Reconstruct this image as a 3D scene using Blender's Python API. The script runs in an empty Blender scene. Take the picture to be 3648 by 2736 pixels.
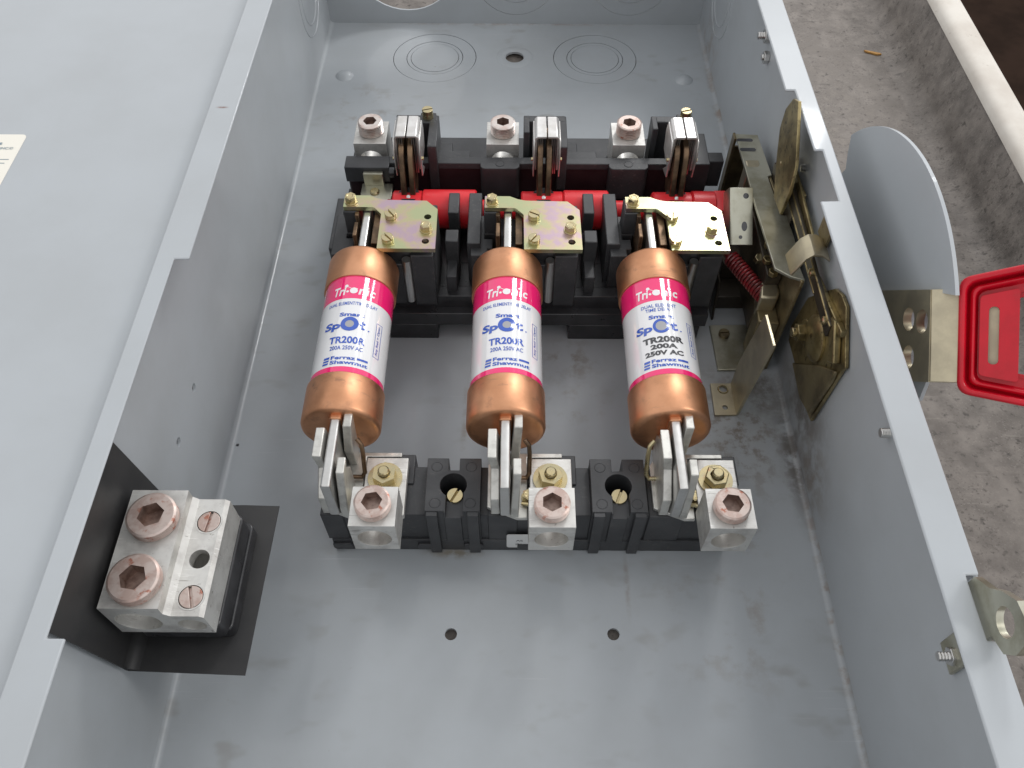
import bpy, bmesh, math, random
from mathutils import Vector, Matrix
from mathutils.geometry import tessellate_polygon
random.seed(7)
S = 0.001                                   # everything below is measured in millimetres
scene = bpy.context.scene
col = scene.collection
R = math.radians

# ------------------------------------------------------------------ camera
cam_d = bpy.data.cameras.new('camera')
cam = bpy.data.objects.new('camera', cam_d)
col.objects.link(cam)
cam_d.sensor_width = 36.0
cam_d.lens = 2952.0 / 3648.0 * 36.0
cam_d.clip_start = 0.01
cam_d.clip_end = 50.0
rm = Matrix.Rotation(R(.0706), 3, 'Z') @ Matrix.Rotation(math.pi / 2 - R(54.295), 3, 'X') @ Matrix.Rotation(R(.3043), 3, 'Z')
cam.matrix_world = Matrix.Translation((0, 0, .410)) @ rm.to_4x4()
scene.camera = cam

# ------------------------------------------------------------------ world: the grey hall around, a little darker overhead
world = bpy.data.worlds.new('World')
scene.world = world
world.use_nodes = True
wn = world.node_tree
bg = wn.nodes['Background']
bg.inputs['Strength'].default_value = 1.0
tc = wn.nodes.new('ShaderNodeTexCoord')
sp = wn.nodes.new('ShaderNodeSeparateXYZ')
rp = wn.nodes.new('ShaderNodeValToRGB')
wn.links.new(tc.outputs['Generated'], sp.inputs[0])
wn.links.new(sp.outputs['Z'], rp.inputs[0])
wn.links.new(rp.outputs[0], bg.inputs[0])
e = rp.color_ramp.elements
e[0].position = 0.0
e[0].color = (.92, .92, .93, 1)
e[1].position = 1.0
e[1].color = (.76, .77, .785, 1)

# ------------------------------------------------------------------ lamps of the hall
def area(name, loc, target, sx, sy, watts, colour):
    ld = bpy.data.lights.new(name, 'AREA')
    ld.shape = 'RECTANGLE'
    ld.size = sx
    ld.size_y = sy
    ld.energy = watts
    ld.color = colour
    lo = bpy.data.objects.new(name, ld)
    col.objects.link(lo)
    lo.location = loc
    lo.rotation_euler = (Vector(target) - Vector(loc)).to_track_quat('-Z', 'Y').to_euler()
    return lo
area('window_light', (1.75, .22, 1.75), (0, .25, 0), .5, .5, 9, (1, .985, .96))
area('roof_light', (.58, 1.60, 1.25), (0, .30, .05), .26, .44, 6.5, (1, 1, 1))
area('tube_light', (1.06, 1.60, 1.06), (0, .30, .05), .06, .5, 1.3, (1, 1, 1))

# ------------------------------------------------------------------ exposure
scene.view_settings.view_transform = 'Standard'
scene.view_settings.look = 'None'
scene.view_settings.exposure = 0.20
scene.view_settings.gamma = 1
scene.view_settings.use_curve_mapping = False

# ================================================================== mesh helpers
def mapper(plane):
    if plane == 'z':
        return lambda p, q, a: (p, q, a)
    if plane == 'x':
        return lambda p, q, a: (a, p, q)
    return lambda p, q, a: (p, a, q)

def circle(cx, cy, r, n=24, ry=None, a0=0.0):
    ry = r if ry is None else ry
    return [(cx + r * math.cos(a0 + 2 * math.pi * i / n), cy + ry * math.sin(a0 + 2 * math.pi * i / n)) for i in range(n)]

def rect(x0, x1, y0, y1):
    return [(x0, y0), (x1, y0), (x1, y1), (x0, y1)]

def rrect(x0, x1, y0, y1, r, n=5):
    pts = []
    for cx, cy, a in ((x1 - r, y0 + r, -90), (x1 - r, y1 - r, 0), (x0 + r, y1 - r, 90), (x0 + r, y0 + r, 180)):
        for i in range(n + 1):
            t = R(a + 90 * i / n)
            pts.append((cx + r * math.cos(t), cy + r * math.sin(t)))
    return pts

def frame_from(axis):
    ax = Vector(axis).normalized()
    up = Vector((0, 0, 1)) if abs(ax.z) < .9 else Vector((0, 1, 0))
    u = up.cross(ax).normalized()
    return u, ax.cross(u), ax

class MB:
    def __init__(self):
        self.v = []
        self.f = []
    def add(self, vs, fs, M=None):
        b = len(self.v)
        for p in vs:
            self.v.append(tuple(M @ Vector(p)) if M else tuple(p))
        for f in fs:
            self.f.append([b + i for i in f])
        return self
    def box(self, x0, x1, y0, y1, z0, z1, M=None):
        return self.prism([rect(x0, x1, y0, y1)], 'z', z0, z1, M)
    def prism(self, loops, plane, a, b, M=None):
        mp = mapper(plane)
        n = sum(len(l) for l in loops)
        vs = [mp(p, q, a) for l in loops for p, q in l] + [mp(p, q, b) for l in loops for p, q in l]
        fs = []
        if len(loops) == 1:
            fs += [list(range(n)), list(range(2 * n - 1, n - 1, -1))]
        else:
            for t in tessellate_polygon([[Vector((p, q, 0)) for p, q in l] for l in loops]):
                fs += [list(t), [i + n for i in reversed(t)]]
        o = 0
        for l in loops:
            m = len(l)
            for i in range(m):
                j = (i + 1) % m
                fs.append([o + i, o + j, n + o + j, n + o + i])
            o += m
        return self.add(vs, fs, M)
    def lathe(self, prof, origin, axis, seg=28, cap0=True, cap1=True):
        u, w, ax = frame_from(axis)
        o = Vector(origin)
        vs, fs = [], []
        for r, h in prof:
            for i in range(seg):
                t = 2 * math.pi * i / seg
                vs.append(o + ax * h + u * (r * math.cos(t)) + w * (r * math.sin(t)))
        for k in range(len(prof) - 1):
            for i in range(seg):
                j = (i + 1) % seg
                fs.append([k * seg + i, k * seg + j, (k + 1) * seg + j, (k + 1) * seg + i])
        if cap0:
            fs.append(list(range(seg))[::-1])
        if cap1:
            fs.append([(len(prof) - 1) * seg + i for i in range(seg)])
        return self.add(vs, fs)
    def cyl(self, c, axis, r, h, seg=20):
        return self.lathe([(r, 0), (r, h)], c, axis, seg)
    def tube(self, path, r, seg=8):
        pts = [Vector(p) for p in path]
        vs, fs = [], []
        pu = None
        for k, p in enumerate(pts):
            d = (pts[min(k + 1, len(pts) - 1)] - pts[max(k - 1, 0)]).normalized()
            u = frame_from(d)[0] if pu is None else (pu - d * pu.dot(d)).normalized()
            pu = u
            w = d.cross(u)
            for i in range(seg):
                t = 2 * math.pi * i / seg
                vs.append(p + u * (r * math.cos(t)) + w * (r * math.sin(t)))
        for k in range(len(pts) - 1):
            for i in range(seg):
                j = (i + 1) % seg
                fs.append([k * seg + i, k * seg + j, (k + 1) * seg + j, (k + 1) * seg + i])
        fs.append(list(range(seg))[::-1])
        fs.append([(len(pts) - 1) * seg + i for i in range(seg)])
        return self.add(vs, fs)
    def build(self, name, mat, parent=None, bevel=0, angle=35, seg=2):
        me = bpy.data.meshes.new(name)
        me.from_pydata([(x * S, y * S, z * S) for x, y, z in self.v], [], self.f)
        bm = bmesh.new()
        bm.from_mesh(me)
        bmesh.ops.recalc_face_normals(bm, faces=bm.faces)
        bm.to_mesh(me)
        bm.free()
        me.materials.append(mat)
        me.polygons.foreach_set('use_smooth', [True] * len(me.polygons))
        me.set_sharp_from_angle(angle=R(angle))
        ob = bpy.data.objects.new(name, me)
        col.objects.link(ob)
        if bevel:
            md = ob.modifiers.new('bevel', 'BEVEL')
            md.width = bevel * S
            md.segments = seg
            md.limit_method = 'ANGLE'
            md.angle_limit = R(40)
            md.use_clamp_overlap = True
        attach(ob, parent)
        return ob

def attach(ob, parent):
    if parent is not None:
        ob.parent = parent
        m = Matrix.Identity(4)
        chain = []
        p = parent
        while p is not None:
            chain.append(p)
            p = p.parent
        w = Matrix.Identity(4)
        for c in reversed(chain):
            w = w @ c.matrix_parent_inverse @ c.matrix_basis if c.parent else w @ c.matrix_basis
        ob.matrix_parent_inverse = w.inverted()

def thing(name, label, cat, loc=(0, 0, 0), group=None):
    o = bpy.data.objects.new(name, None)
    o.empty_display_size = .01
    o.location = [c * S for c in loc]
    col.objects.link(o)
    o['label'] = label
    o['category'] = cat
    if group:
        o['group'] = group
    return o

def tag(o, label, cat, group=None):
    o['label'] = label
    o['category'] = cat
    if group:
        o['group'] = group
    return o

def inst(src, dx, dy, dz, parent, rot=0.0, pivot=None):
    """copy a part (and its sub-parts) moved by dx, dy, dz millimetres"""
    c = src.copy()
    col.objects.link(c)
    c.parent = None
    M = Matrix.Translation((dx * S, dy * S, dz * S))
    if rot:
        pv = Vector(pivot) * S
        M = M @ Matrix.Translation(pv) @ Matrix.Rotation(rot, 4, 'Z') @ Matrix.Translation(-pv)
    c.matrix_basis = M @ src.matrix_basis
    attach(c, parent)
    for ch in src.children:
        inst(ch, dx, dy, dz, c, rot, pivot)
    return c

# ================================================================== materials
def material(name, base, metallic=0.0, rough=.5, coat=0.0, base2=None, scale=60., lo=.35, hi=.65, detail=6.,
             base3=None, scale3=15., lo3=.5, hi3=.7, bump=0.0, bscale=400., rvar=0.0, stretch=None, spec=None, bdist=.00008):
    m = bpy.data.materials.new(name)
    m.use_nodes = True
    nt = m.node_tree
    N, L = nt.nodes, nt.links
    b = N['Principled BSDF']
    b.inputs['Metallic'].default_value = metallic
    b.inputs['Roughness'].default_value = rough
    b.inputs['Coat Weight'].default_value = coat
    b.inputs['Coat Roughness'].default_value = .06
    if spec is not None:
        b.inputs['Specular IOR Level'].default_value = spec
    b.inputs['Base Color'].default_value = (*base, 1)
    tcn = N.new('ShaderNodeTexCoord')
    mpn = N.new('ShaderNodeMapping')
    L.new(tcn.outputs['Object'], mpn.inputs[0])
    if stretch:
        mpn.inputs['Scale'].default_value = stretch
    def noise(sc, det=detail, ro=.6):
        nn = N.new('ShaderNodeTexNoise')
        nn.inputs['Scale'].default_value = sc
        nn.inputs['Detail'].default_value = det
        nn.inputs['Roughness'].default_value = ro
        L.new(mpn.outputs[0], nn.inputs['Vector'])
        return nn
    def ramp(src, a, c):
        mr = N.new('ShaderNodeMapRange')
        mr.interpolation_type = 'SMOOTHSTEP'
        mr.inputs['From Min'].default_value = a
        mr.inputs['From Max'].default_value = c
        L.new(src, mr.inputs['Value'])
        return mr.outputs['Result']
    colour = None
    fac = None
    if base2:
        fac = ramp(noise(scale).outputs['Fac'], lo, hi)
        mx = N.new('ShaderNodeMix')
        mx.data_type = 'RGBA'
        mx.inputs['A'].default_value = (*base, 1)
        mx.inputs['B'].default_value = (*base2, 1)
        L.new(fac, mx.inputs['Factor'])
        colour = mx.outputs['Result']
    if base3:
        f3 = ramp(noise(scale3).outputs['Fac'], lo3, hi3)
        mx = N.new('ShaderNodeMix')
        mx.data_type = 'RGBA'
        if colour is None:
            mx.inputs['A'].default_value = (*base, 1)
        else:
            L.new(colour, mx.inputs['A'])
        mx.inputs['B'].default_value = (*base3, 1)
        L.new(f3, mx.inputs['Factor'])
        colour = mx.outputs['Result']
    if colour is not None:
        L.new(colour, b.inputs['Base Color'])
    if rvar:
        mr = N.new('ShaderNodeMapRange')
        mr.inputs['To Min'].default_value = max(.02, rough - rvar)
        mr.inputs['To Max'].default_value = min(1, rough + rvar)
        L.new(noise(scale * 1.7).outputs['Fac'], mr.inputs['Value'])
        L.new(mr.outputs[0], b.inputs['Roughness'])
    if bump:
        bp = N.new('ShaderNodeBump')
        bp.inputs['Strength'].default_value = bump
        bp.inputs['Distance'].default_value = bdist
        L.new(noise(bscale, 3.).outputs['Fac'], bp.inputs['Height'])
        L.new(bp.outputs[0], b.inputs['Normal'])
    return m

def mixin(m, colour, build_mask):
    """lay a stain of its own shape over a material's colour"""
    nt = m.node_tree
    N, L = nt.nodes, nt.links
    b = N['Principled BSDF']
    mx = N.new('ShaderNodeMix')
    mx.data_type = 'RGBA'
    inp = b.inputs['Base Color']
    if inp.is_linked:
        L.new(inp.links[0].from_socket, mx.inputs['A'])
    else:
        mx.inputs['A'].default_value = inp.default_value
    mx.inputs['B'].default_value = (*colour, 1)
    L.new(build_mask(nt), mx.inputs['Factor'])
    L.new(mx.outputs['Result'], inp)

def blotch_mask(cx, cy, rx, ry, strength, nscale=90., thr=(.42, .62), cz=0., rz=None):
    """an uneven dirt patch around one place of the panel (millimetres)"""
    def f(nt):
        N, L = nt.nodes, nt.links
        t = N.new('ShaderNodeTexCoord')
        mp = N.new('ShaderNodeMapping')
        mp.vector_type = 'POINT'
        mp.inputs['Location'].default_value = (-cx / rx, -cy / ry, -cz / rz if rz else 0)
        mp.inputs['Scale'].default_value = (1 / (rx * S), 1 / (ry * S), 1 / (rz * S) if rz else 0)
        L.new(t.outputs['Object'], mp.inputs[0])
        g = N.new('ShaderNodeVectorMath')
        g.operation = 'LENGTH'
        L.new(mp.outputs[0], g.inputs[0])
        fall = N.new('ShaderNodeMapRange')
        fall.interpolation_type = 'SMOOTHSTEP'
        fall.inputs['From Min'].default_value = 1
        fall.inputs['From Max'].default_value = 0
        L.new(g.outputs['Value'], fall.inputs['Value'])
        nn = N.new('ShaderNodeTexNoise')
        nn.inputs['Scale'].default_value = nscale
        nn.inputs['Detail'].default_value = 8
        nn.inputs['Roughness'].default_value = .65
        L.new(t.outputs['Object'], nn.inputs['Vector'])
        th = N.new('ShaderNodeMapRange')
        th.interpolation_type = 'SMOOTHSTEP'
        th.inputs['From Min'].default_value = thr[0]
        th.inputs['From Max'].default_value = thr[1]
        L.new(nn.outputs['Fac'], th.inputs['Value'])
        a = N.new('ShaderNodeMath')
        a.operation = 'MULTIPLY'
        L.new(fall.outputs[0], a.inputs[0])
        L.new(th.outputs[0], a.inputs[1])
        c = N.new('ShaderNodeMath')
        c.operation = 'MULTIPLY'
        c.inputs[1].default_value = strength
        L.new(a.outputs[0], c.inputs[0])
        return c.outputs[0]
    return f

def streak_mask(rot, scl, thr, strength, sparse=9., sthr=(.5, .65)):
    """long thin scratches that come and go"""
    def f(nt):
        N, L = nt.nodes, nt.links
        t = N.new('ShaderNodeTexCoord')
        mp = N.new('ShaderNodeMapping')
        mp.inputs['Rotation'].default_value = (0, 0, rot)
        mp.inputs['Scale'].default_value = scl
        L.new(t.outputs['Object'], mp.inputs[0])
        outs = []
        for src, sc, th, det in ((mp.outputs[0], 1., thr, 2.), (t.outputs['Object'], sparse, sthr, 4.)):
            nn = N.new('ShaderNodeTexNoise')
            nn.inputs['Scale'].default_value = sc
            nn.inputs['Detail'].default_value = det
            L.new(src, nn.inputs['Vector'])
            mr = N.new('ShaderNodeMapRange')
            mr.interpolation_type = 'SMOOTHSTEP'
            mr.inputs['From Min'].default_value = th[0]
            mr.inputs['From Max'].default_value = th[1]
            L.new(nn.outputs['Fac'], mr.inputs['Value'])
            outs.append(mr.outputs[0])
        a = N.new('ShaderNodeMath')
        a.operation = 'MULTIPLY'
        L.new(outs[0], a.inputs[0])
        L.new(outs[1], a.inputs[1])
        c = N.new('ShaderNodeMath')
        c.operation = 'MULTIPLY'
        c.inputs[1].default_value = strength
        L.new(a.outputs[0], c.inputs[0])
        return c.outputs[0]
    return f

GREY = (.410, .436, .458)
M = {}
M['paint'] = material('grey_enamel', GREY, 0, .36, .25, base2=(.380, .401, .417), scale=14, lo=.3, hi=.75, bump=.05, bscale=900, rvar=.06)
M['panel'] = material('grey_enamel_panel', GREY, 0, .33, .3, base2=(.368, .387, .401), scale=12, lo=.3, hi=.75, bump=.05, bscale=900, rvar=.07,
                      base3=(.22, .19, .16), scale3=160, lo3=.70, hi3=.80)
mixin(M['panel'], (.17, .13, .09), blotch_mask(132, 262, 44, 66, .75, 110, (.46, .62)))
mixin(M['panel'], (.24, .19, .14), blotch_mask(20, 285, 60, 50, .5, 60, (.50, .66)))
mixin(M['panel'], (.25, .20, .155), blotch_mask(110, 150, 60, 60, .5, 45, (.52, .68)))
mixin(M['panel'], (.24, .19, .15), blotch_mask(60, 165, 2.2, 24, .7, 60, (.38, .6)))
mixin(M['panel'], (.25, .20, .16), blotch_mask(-120, 560, 40, 60, .5, 70, (.52, .66)))
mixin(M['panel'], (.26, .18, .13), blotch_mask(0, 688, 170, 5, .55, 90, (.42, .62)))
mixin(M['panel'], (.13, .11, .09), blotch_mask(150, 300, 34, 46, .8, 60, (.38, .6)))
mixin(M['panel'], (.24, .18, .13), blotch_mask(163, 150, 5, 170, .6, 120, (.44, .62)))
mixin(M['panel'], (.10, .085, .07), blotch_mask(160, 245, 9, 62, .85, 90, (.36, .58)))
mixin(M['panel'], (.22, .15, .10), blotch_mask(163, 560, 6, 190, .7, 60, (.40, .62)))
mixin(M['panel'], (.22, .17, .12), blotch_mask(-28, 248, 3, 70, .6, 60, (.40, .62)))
mixin(M['panel'], (.20, .16, .11), blotch_mask(35, 312, 30, 26, .6, 80, (.46, .62)))
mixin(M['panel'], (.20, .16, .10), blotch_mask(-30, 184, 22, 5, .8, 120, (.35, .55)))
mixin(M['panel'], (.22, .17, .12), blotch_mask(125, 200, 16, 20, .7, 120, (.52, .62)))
mixin(M['paint'], (.16, .06, .035), blotch_mask(-157.3, 380.7, 4.6, 1.3, .9, 500, (.3, .5)))
mixin(M['panel'], (.54, .55, .56), streak_mask(.8, (20, 900, 300), (.64, .72), .45, 14))
mixin(M['panel'], (.25, .235, .215), streak_mask(-.3, (50, 80, 60), (.54, .74), .45, 7, (.42, .62)))
M['wall'] = material('grey_enamel_wall', GREY, 0, .38, .2, base2=(.372, .391, .405), scale=16, lo=.3, hi=.75, bump=.05, bscale=900, rvar=.06)
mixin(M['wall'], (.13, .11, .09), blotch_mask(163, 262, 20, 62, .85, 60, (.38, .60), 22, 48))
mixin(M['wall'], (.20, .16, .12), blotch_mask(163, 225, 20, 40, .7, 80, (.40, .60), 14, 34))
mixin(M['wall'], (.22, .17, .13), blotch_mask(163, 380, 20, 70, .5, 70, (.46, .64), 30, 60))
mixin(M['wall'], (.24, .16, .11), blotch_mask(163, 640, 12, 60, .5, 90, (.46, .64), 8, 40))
M['paint_edge'] = material('bright_cut_edge', (.62, .63, .64), .3, .4, bump=.1)
M['alum'] = material('tin_plated_aluminium', (.69, .68, .65), .70, .48, base2=(.52, .505, .48), scale=110, lo=.40, hi=.72, bump=.16, bscale=1100, rvar=.08,
                     base3=(.30, .275, .25), scale3=420, lo3=.62, hi3=.76)
mixin(M['alum'], (.22, .20, .18), streak_mask(.4, (90, 1400, 500), (.63, .70), .6, 60, (.52, .64)))
mixin(M['alum'], (.88, .87, .85), streak_mask(2.2, (80, 1500, 500), (.60, .68), .5, 60, (.45, .6)))
M['alum_dull'] = material('dull_plated_jaw', (.66, .65, .61), .7, .42, base2=(.48, .47, .44), scale=150, lo=.42, hi=.7, bump=.12, bscale=1000, rvar=.08)
M['steel'] = material('bright_steel', (.66, .655, .64), .95, .30, base2=(.58, .57, .55), scale=120, bump=.03, bscale=700, rvar=.05)
M['shield'] = material('galvanised_shield', (.78, .765, .75), .8, .33, base2=(.62, .60, .575), scale=90, bump=.1, bscale=1200, rvar=.08)
M['screw'] = material('copper_washed_screw', (.58, .485, .44), .8, .44, base2=(.49, .37, .325), scale=170, lo=.42, hi=.6, bump=.2, bscale=1500, rvar=.1,
                      base3=(.40, .17, .12), scale3=240, lo3=.57, hi3=.68)
M['socket'] = material('dark_socket', (.36, .265, .225), .7, .40, base2=(.22, .15, .125), scale=260, rvar=.1)  # socket walls and floor darker than the screw head
M['screw_pale'] = material('plated_screw', (.70, .64, .60), .85, .33, base2=(.62, .50, .45), scale=170, lo=.42, hi=.65, bump=.2, bscale=1500, rvar=.08)
M['copper'] = material('copper', (.72, .375, .215), 1.0, .42, base2=(.58, .285, .155), scale=45, lo=.35, hi=.7, bump=.10, bscale=700, rvar=.09,
                       base3=(.40, .21, .13), scale3=110, lo3=.56, hi3=.80)
mixin(M['copper'], (.34, .19, .13), streak_mask(1.2, (70, 500, 300), (.62, .70), .5, 30))
M['copper_dark'] = material('oxidised_copper', (.24, .155, .095), .85, .42, base2=(.11, .075, .05), scale=120, bump=.3, bscale=900, rvar=.1)
M['brass'] = material('zinc_dichromate', (.58, .48, .27), .95, .28, base2=(.50, .44, .28), scale=160, bump=.03, bscale=700, rvar=.05, base3=(.50, .28, .16), scale3=220, lo3=.60, hi3=.75)
M['plate'] = material('iridescent_zinc_plate', (.46, .49, .29), .95, .32, base2=(.57, .46, .29), scale=55, lo=.40, hi=.60, bump=.03, bscale=700, rvar=.05,
                      base3=(.50, .375, .44), scale3=55, lo3=.50, hi3=.64)
M['grime'] = material('greasy_zinc_steel', (.31, .255, .145), .7, .38, base2=(.115, .092, .055), scale=45, lo=.36, hi=.70, bump=.4, bscale=700, rvar=.13,
                      base3=(.13, .075, .04), scale3=170, lo3=.58, hi3=.8)
M['grime_light'] = material('worn_zinc_steel', (.52, .51, .42), .85, .34, base2=(.36, .34, .25), scale=55, lo=.4, hi=.66, bump=.15, bscale=900, rvar=.1,
                            base3=(.24, .11, .05), scale3=120, lo3=.66, hi3=.76)
M['gold'] = material('greasy_gold_zinc', (.40, .325, .165), .85, .36, base2=(.19, .15, .075), scale=90, lo=.38, hi=.68, bump=.25, bscale=800, rvar=.12, base3=(.085, .062, .035), scale3=240, lo3=.55, hi3=.72)
M['grease_shade'] = material('black_grease_and_shade', (.040, .033, .024), .3, .42, base2=(.11, .085, .05), scale=70, lo=.45, hi=.75, bump=.4, bscale=700, rvar=.1)  # black grease, and painted shade for the void inside the mechanism
M['bracket'] = material('yellow_zinc_bracket', (.54, .48, .34), .85, .36, base2=(.42, .37, .27), scale=60, bump=.12, bscale=900, rvar=.1)
M['black'] = material('black_phenolic', (.032, .033, .036), 0, .42, base2=(.056, .057, .060), scale=55, lo=.35, hi=.75, bump=.35, bscale=1600, rvar=.08,
                      base3=(.10, .095, .09), scale3=90, lo3=.6, hi3=.9)
mixin(M['black'], (.13, .12, .11), streak_mask(.6, (500, 700, 600), (.60, .72), .5, 30, (.45, .65)))
M['black_shiny'] = material('black_moulded', (.020, .020, .022), 0, .30, base2=(.036, .036, .039), scale=70, bump=.15, bscale=900, rvar=.08)
M['chamber_reflect'] = material('chamber_face_red_reflection', (.022, .010, .012), 0, .30, base2=(.034, .018, .020), scale=50, bump=.12, bscale=900, rvar=.06)  # reddish tint is the red rotor's reflection put into the colour
M['red'] = material('red_rotor_plastic', (.78, .026, .036), 0, .36, base2=(.70, .022, .03), scale=40, bump=.08, bscale=900, rvar=.06)
M['grip'] = material('red_grip_plastic', (.55, .004, .018), 0, .30, .08, spec=.4, base2=(.45, .004, .014), scale=50, bump=.06, bscale=700, rvar=.07,
                     base3=(.38, .02, .024), scale3=110, lo3=.62, hi3=.85)
M['spring'] = material('red_spring_enamel', (.26, .016, .022), 0, .33, .3, base2=(.12, .02, .02), scale=150, bump=.1)
M['fibre'] = material('black_fibre_sheet', (.024, .024, .025), 0, .50, base2=(.036, .035, .035), scale=40, bump=.15, bscale=1200, rvar=.08)
M['pink'] = material('magenta_print', (.86, .018, .165), 0, .10, 1.0, spec=.6)
M['white'] = material('white_print', (.80, .80, .81), 0, .10, 1.0, base2=(.77, .77, .775), scale=30, spec=.6)
M['ink_white'] = material('white_ink', (.82, .80, .81), 0, .10, 1.0)
M['ink_blue'] = material('blue_ink', (.020, .085, .46), 0, .10, 1.0)
M['ink_black'] = material('black_ink', (.03, .03, .035), 0, .1, 1.0)
M['ink_grey'] = material('grey_ink', (.20, .26, .30), 0, .5)
M['lens'] = material('grey_indicator', (.34, .34, .36), 0, .2, 1.0)
M['sticker'] = material('cream_sticker', (.80, .77, .69), 0, .5)
M['tag'] = material('white_tag', (.72, .72, .71), 0, .45)
M['wood'] = material('wood_splinter', (.50, .27, .07), 0, .7, base2=(.36, .18, .05), scale=300)
M['bench'] = material('worn_bench', (.222, .196, .174), 0, .66, base2=(.140, .122, .108), scale=70, lo=.34, hi=.68, detail=12, bump=.6, bscale=600, rvar=.1,
                      base3=(.070, .060, .053), scale3=210, lo3=.54, hi3=.72, bdist=.0004)
mixin(M['bench'], (.06, .053, .048), blotch_mask(360, 480, 60, 460, .75, 45, (.42, .66)))  # dark band along the curb: grime, with the face's shade painted in
mixin(M['bench'], (.30, .265, .23), blotch_mask(235, 560, 120, 190, .6, 70, (.48, .62)))
mixin(M['bench'], (.33, .295, .26), streak_mask(.12, (40, 500, 200), (.60, .74), .35, 14))
mixin(M['bench'], (.31, .28, .245), streak_mask(1.0, (30, 500, 200), (.62, .74), .4, 12))
mixin(M['bench'], (.055, .047, .042), streak_mask(-.5, (60, 260, 200), (.58, .72), .7, 10))
mixin(M['bench'], (.30, .27, .24), streak_mask(.3, (900, 1100, 900), (.62, .70), .6, 40, (.35, .6)))
mixin(M['bench'], (.06, .05, .044), streak_mask(.9, (520, 640, 600), (.58, .68), .6, 30, (.40, .62)))
M['bench_edge'] = material('pale_lit_bench_edge', (.66, .62, .56), 0, .6, base2=(.55, .50, .44), scale=20, bump=.2, bscale=300,  # paler edge material, with the light on the curb top painted in
                           base3=(.30, .25, .2), scale3=90, lo3=.66, hi3=.76)
M['floor'] = material('dark_floor', (.024, .015, .011), 0, 1.0, base2=(.036, .022, .016), scale=9, bump=.2, spec=.05)

# ================================================================== the bench and what is beyond it
def structure(o):
    o['kind'] = 'structure'
    return o
mb = MB()
mb.box(-900, 318, -600, 1500, -60, -5)
structure(mb.build('bench_top', M['bench'], None))
mb = MB()
prof = [(317, -60), (318, -5.05)] + [(318 + 16 * math.sin(R(a)), 11 - 16 * math.cos(R(a))) for a in range(10, 76, 13)] + [(341.5, 41), (345, 44.5), (362, 44.5), (366, 40.5), (366.5, -60)]
mb.prism([prof], 'y', -600, 1500)
structure(mb.build('bench_curb', M['bench'], None, 0, 50))
mb = MB()
prof = [(340.9, 39.6), (342.2, 44), (345.2, 46.4), (349, 47.2), (358, 47.0), (362.5, 45.6), (365.6, 42.6), (367.0, 38), (367.0, 30), (366.2, 30), (366, 40), (362, 44.4), (345, 44.4), (341.6, 40)]
mb.prism([prof], 'y', -600, 1500)
structure(mb.build('curb_cap', M['bench_edge'], None, 0, 60))
mb = MB()
mb.box(-2500, 3500, -2500, 4500, -820, -800)
structure(mb.build('floor', M['floor'], None))
mb = MB()
mb.prism([[(303, 656.5), (315.5, 652.2), (317, 650.8), (313, 650), (304, 654.5)]], 'z', -4.9, -3.4)
tag(mb.build('wood_splinter', M['wood'], None, .2), 'small orange wood splinter lying on the brown bench', 'splinter')

# ================================================================== enclosure
XL, XR, YB, YF, ZT = -163., 163.5, 688., -60., 134.
box = thing('enclosure_box', 'grey painted steel switch enclosure lying open on the bench', 'enclosure', (0, 300, -5))
def ring_r(cx, cy, r, n=40):
    return circle(cx, cy, r, n)
ko_floor = [(68., 635.5), (-67.8, 636.)]
holes = [ring_r(x, y, 35.3) for x, y in ko_floor]
holes += [circle(0, 637, 7.8, 24), circle(-30.1, 140.2, 3.1, 16), circle(51.3, 140.7, 3.1, 16), circle(-158.8, 250, 1.0, 8),
          circle(-28, 226, 2.2, 12)]
mb = MB()
mb.prism([rect(XL, XR, YF, YB)] + holes, 'z', -1.8, 0)
mb.build('back_panel', M['panel'], box)
# knockouts left in the panel: ring and slug with a fine shear gap
def knockout(cx, cy, plane, a, b, name='knockout', radii=(34.8, 24.0, 23.5), mat=None):
    ro, ri, rs = radii
    k = MB()
    k.prism([ring_r(cx, cy, ro), ring_r(cx, cy, ri)], plane, a, b)
    ob = k.build(name, mat or M['panel'], box)
    k = MB()
    k.prism([ring_r(cx, cy, rs), ring_r(cx, cy, 20.4)], plane, a - .15, b - .15)
    k.build('knockout_ring', mat or M['panel'], ob)
    k = MB()
    k.prism([ring_r(cx, cy, 20.0)], plane, a, b)
    k.build('knockout_slug', mat or M['panel'], ob)
for x, y in ko_floor:
    knockout(x, y, 'z', -1.95, -.15)
# pressed ring round the open hole in the panel
mb = MB()
mb.lathe([(15.5, 0), (14.5, .5), (9.6, .7), (8.2, 0)], (0, 637, 0), (0, 0, 1), 36, False, False)
mb.build('pressed_ring', M['panel'], box)
for x, y in ((-141.2, 609), (140.3, 606)):
    mb = MB()
    mb.lathe([(7.5, 0), (6.6, .9), (4.6, 2.2), (2.5, 2.9), (.6, 3.1)], (x, y, 0), (0, 0, 1), 24, False, True)
    mb.build('pressed_dimple', M['panel'], box)
# end walls
mb = MB()
mb.prism([rect(XL, XR, 0, ZT), ring_r(-93, 58, 46), ring_r(1, 43.5, 35.3), ring_r(99, 43.5, 35.3)], 'y', YB, YB + 1.6)
mb.build('end_wall', M['wall'], box)
for x in (1, 99):
    knockout(x, 43.5, 'y', YB - .1, YB + 1.7, mat=M['wall'])
mb = MB()
mb.prism([rect(XL, XR, 0, ZT)], 'y', YF - 1.6, YF)
mb.build('end_wall', M['wall'], box)
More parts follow.
